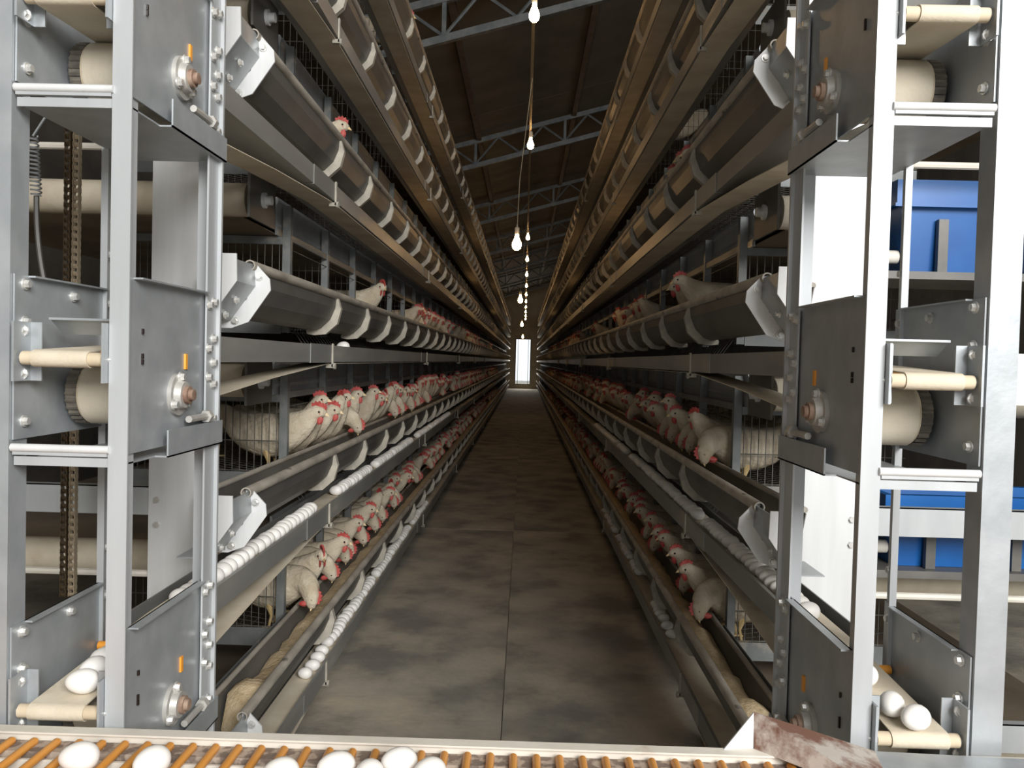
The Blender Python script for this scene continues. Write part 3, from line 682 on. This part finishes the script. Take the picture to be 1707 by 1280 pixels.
POSES = {
 'up': hen_meshes([(.085, 0, .192, .066), (.108, 0, .222, .052), (.124, 0, .250, .041), (.135, 0, .278, .032), (.147, 0, .300, .0265), (.168, 0, .304, .0195), (.181, 0, .301, .010)], 'up'),
 'out': hen_meshes([(.088, 0, .184, .067), (.122, 0, .202, .055), (.148, 0, .222, .043), (.169, 0, .242, .032), (.188, 0, .254, .0265), (.209, 0, .252, .0195), (.222, 0, .247, .010)], 'out'),
 'feed': hen_meshes([(.088, 0, .180, .068), (.126, 0, .190, .058), (.160, 0, .188, .047), (.188, 0, .170, .037), (.206, 0, .144, .029), (.214, 0, .120, .0205), (.216, 0, .105, .010)], 'feed'),
 'turn': hen_meshes([(.088, 0, .190, .066), (.116, .002, .218, .053), (.137, .006, .244, .041), (.150, .012, .268, .032), (.158, .022, .284, .0265), (.164, .040, .284, .0195), (.166, .052, .279, .010)], 'turn'),
 'turn2': hen_meshes([(.088, 0, .188, .066), (.118, -.002, .212, .054), (.143, -.006, .235, .042), (.160, -.012, .255, .032), (.172, -.024, .267, .0265), (.182, -.040, .263, .0195), (.188, -.051, .257, .010)], 'turn2'),
}
for sg in (-1, 1):      # pecking sideways along the trough
    POSES['peck' if sg < 0 else 'peck2'] = hen_meshes([(.088, 0, .180, .066), (.120, sg * .012, .188, .056), (.146, sg * .032, .184, .046), (.165, sg * .058, .166, .037), (.176, sg * .080, .142, .029), (.181, sg * .092, .120, .0205), (.183, sg * .097, .105, .010)], 'peck')
NH = [0]
DOING = {'up': 'holding her head high', 'out': 'reaching over the trough', 'feed': 'pecking into the trough', 'turn': 'with head turned aside', 'turn2': 'looking along the trough', 'peck': 'pecking', 'peck2': 'pecking'}
def hen(s, t, y, pose, depth=0.0, dz=0.0, yaw=0.0, label=None, sc_=1.0, near=True, group=None):
    # depth moves the hen further back in her cage; floor of the cage carries her
    x = CAGE + .075 + depth
    zf = TIER[t] - .118 + .133 * max(0, x - CAGE - .03) + dz
    h = empty('hen', (s * x, y, zf), label or f'white hen {DOING[pose]}, {ORD[int((y - 3.15) / .6)]} cage of the {TN[t]} tier, {ROW[s]}', 'hen', group if label is None else None)
    h.rotation_euler = (0, 0, (0 if s < 0 else PI) + yaw); h.scale = (sc_, sc_, sc_)
    P = POSES[pose]
    link('body', P['body'], h); link('comb', P['comb'], h)
    if near:
        link('face', P['face'], h); link('beak', P['beak'], h)
        for m_ in P['wattles']: link('wattle', m_, h)
        for m_ in P['eyes']: link('eye', m_, h)
        if t < 4:
            for m_ in legm: link('leg', m_, h)
    else:
        link('face', P['merged'], h)
    NH[0] += 1
    return h
hr = random.Random(11)
SLOT = (.095, .235, .375, .515)      # four hens stand side by side in each cage
def slot(c, k): return CY0 + .6 * c + SLOT[k]
# hens that can be told apart
hen(-1, 3, slot(2, 1), 'turn2', 0.0, 0, .2, 'lone white hen raising her head over the third trough, ' + ROW[-1])
hen(1, 3, slot(0, 3), 'out', -.005, 0, -.2, 'white hen leaning her red face over the third trough, ' + ROW[1])
hen(-1, 1, slot(0, 0), 'peck', .0, 0, 0, 'white hen pecking feed at the end of the lowest trough, ' + ROW[-1])
hen(1, 1, slot(0, 0), 'peck2', .0, 0, 0, 'white hen pecking feed at the end of the lowest trough, ' + ROW[1])
hen(1, 2, slot(0, 0), 'peck2', .0, 0, 0, 'white hen pecking at the end of the second trough, ' + ROW[1])
hen(-1, 2, slot(0, 0), 'out', .02, 0, -.05, 'white hen reaching out by the first second-tier upright, ' + ROW[-1])
# hens behind them in the end cages, seen through the end meshes
for s in (-1, 1):
    for t, w_ in ((1, 'lowest'), (2, 'second')):
        hen(s, t, 3.42, 'feed', .325, 0, PI / 2 * -s, f'white hen side-on behind the {w_} tier end mesh, {ROW[s]}', .92)
        hen(s, t, 3.46, 'feed', .470, 0, PI / 2 * s, f'white hen deep in the {w_} tier end cage, {ROW[s]}', .92)
def row(s, t, c0, c1, prob, slots=(0, 1, 2, 3), skip=()):
    for c in range(c0, c1):
        for k in slots:
            if (c, k) in skip or hr.random() > prob: continue
            r = hr.random()
            if t == 1: pose = 'feed' if r < .45 else ('out' if r < .75 else ('turn' if r < .88 else 'turn2'))
            elif t == 2: pose = 'feed' if r < .25 else ('out' if r < .55 else ('up' if r < .72 else ('turn' if r < .86 else 'turn2')))
            else: pose = 'out' if r < .5 else ('turn2' if r < .75 else 'feed')
            dp = hr.uniform(.03, .05) if pose == 'feed' else (hr.uniform(-.005, .03) if pose == 'out' else hr.uniform(-.005, .004))
            if pose == 'out' and c > 0 and hr.random() < .3: dp += .035
            hen(s, t, slot(c, k) + hr.uniform(-.003, .003), pose, dp, 0, hr.uniform(-.06, .06), None, hr.uniform(.95, 1.0), c < 5, f'hens along the {TN[t]} tier, {ROW[s]}')
F0 = ((0, 0),)
for s in (-1, 1): row(s, 2, 0, 12, .96, skip=F0); row(s, 1, 0, 12, .94, skip=F0)
row(-1, 3, 5, 8, .8); row(-1, 3, 8, 11, .3)
row(1, 3, 1, 2, .7, (0, 1)); row(1, 3, 3, 6, .7); row(1, 3, 7, 10, .25)
row(-1, 4, 0, 1, 1, (2,)); row(1, 4, 1, 2, 1, (0, 1, 3)); row(1, 5, 3, 4, 1, (1,)); row(-1, 6, 3, 4, 1, (2,))
# the far hens, too small to tell apart
for s in (-1, 1):
    for t in (1, 2, 3):
        m = MB(); mc = MB()
        for c in range(12, 38):
            for k in range(4):
                if (t == 3 and hr.random() > .3) or (c > 22 and k % 2): continue
                P = POSES[hr.choice(['out', 'feed', 'turn'])]; x = CAGE + .075 + hr.uniform(.03, .05); y = slot(c, k); z = TIER[t] - .108
                for key, mm in (('body', m), ('merged', mc), ('comb', mc)):
                    me = P[key]
                    mm.add([(s * (x - vv.co.x), y - s * vv.co.y, vv.co.z + z) for vv in me.vertices], [tuple(p.vertices) for p in me.polygons])
        o = obj('far_hens', m, 'feather', None); tag(o, f'crowd of distant hens on the {TN[t]} tier, {ROW[s]}', 'hens', None, 'stuff')
        c_ = obj('combs_and_faces', mc, 'comb', o); c_['kind'] = 'stuff'

# ------------------------------------------------------------------ lamps
bm_ = MB(); prof = [(.012, 0), (.0135, -.018), (.020, -.035), (.029, -.058), (.031, -.075), (.026, -.094), (.014, -.105), (.001, -.108)]
v = []; n = 14
for r_, z in prof:
    for i in range(n): a = 2 * PI * i / n; v.append((r_ * math.cos(a), r_ * math.sin(a), z))
fs = [(j * n + i, (j + 1) * n + i, (j + 1) * n + (i + 1) % n, j * n + (i + 1) % n) for j in range(len(prof) - 1) for i in range(n)]
bm_.add(v, fs); bulb_me = bm_.mesh('bulb', 'bulb', True)
sock_me = MB().tube([(0, 0, 0), (0, 0, .012), (0, 0, .05), (0, 0, .056), (0, 0, .074)], [.014, .018, .018, .006, .004], 12).mesh('socket', 'socket', True)
HB = EYE + 2.05
cb = MB().tube([(.055, 2.0, HB + .075), (.055, 12, HB + .06), (.055, 24, HB + .065), (.055, 41.9, HB + .07)], .006, 6)
cb.tube([(.045, 2.0, HB + .085), (.043, 12, HB + .09), (.045, 24, HB + .08), (.045, 41.9, HB + .085)], .004, 6)
tag(obj('lamp_cable', cb, 'cable'), 'twin pale cable running above the aisle with the small bulbs', 'cable')
k = 0
for y in [4.8, 7.65] + [13.35 + 2.85 * i for i in range(10)]:
    e = empty('light_bulb', (.055, y, HB), ['lit bulb at the start of the cable, nearest the towers', 'lit bulb on the cable above the second truss gap'][k] if k < 2 else f'lit bare bulb on the aisle cable, {ORD[k]} from the towers', 'light bulb', 'bulbs on the aisle cable')
    link('bulb', bulb_me, e); link('socket', sock_me, e); k += 1
for i, (y, h) in enumerate(((6.25, .95), (11.9, .95), (20.0, .95), (30.0, .95))):
    z = EYE + h
    e = empty('pendant_bulb', (-.03, y, z), ['lit pendant bulb hanging low on its own cord, closest to the towers', 'lit pendant bulb hanging low, second along the aisle', 'lit pendant bulb hanging low, third along the aisle', 'lit pendant bulb hanging low, farthest along the aisle'][i], 'light bulb', 'pendant bulbs')
    link('bulb', bulb_me, e, (0, 0, 0)).scale = (1.15, 1.15, 1.1); link('socket', sock_me, e)
    obj('cord', MB().tube([(0, 0, .05), (.01, 0, .4), (.085, 0, HB + .072 - z)], .003, 6), 'cable', e)
print('hens', NH[0], 'objects', len(bpy.data.objects))
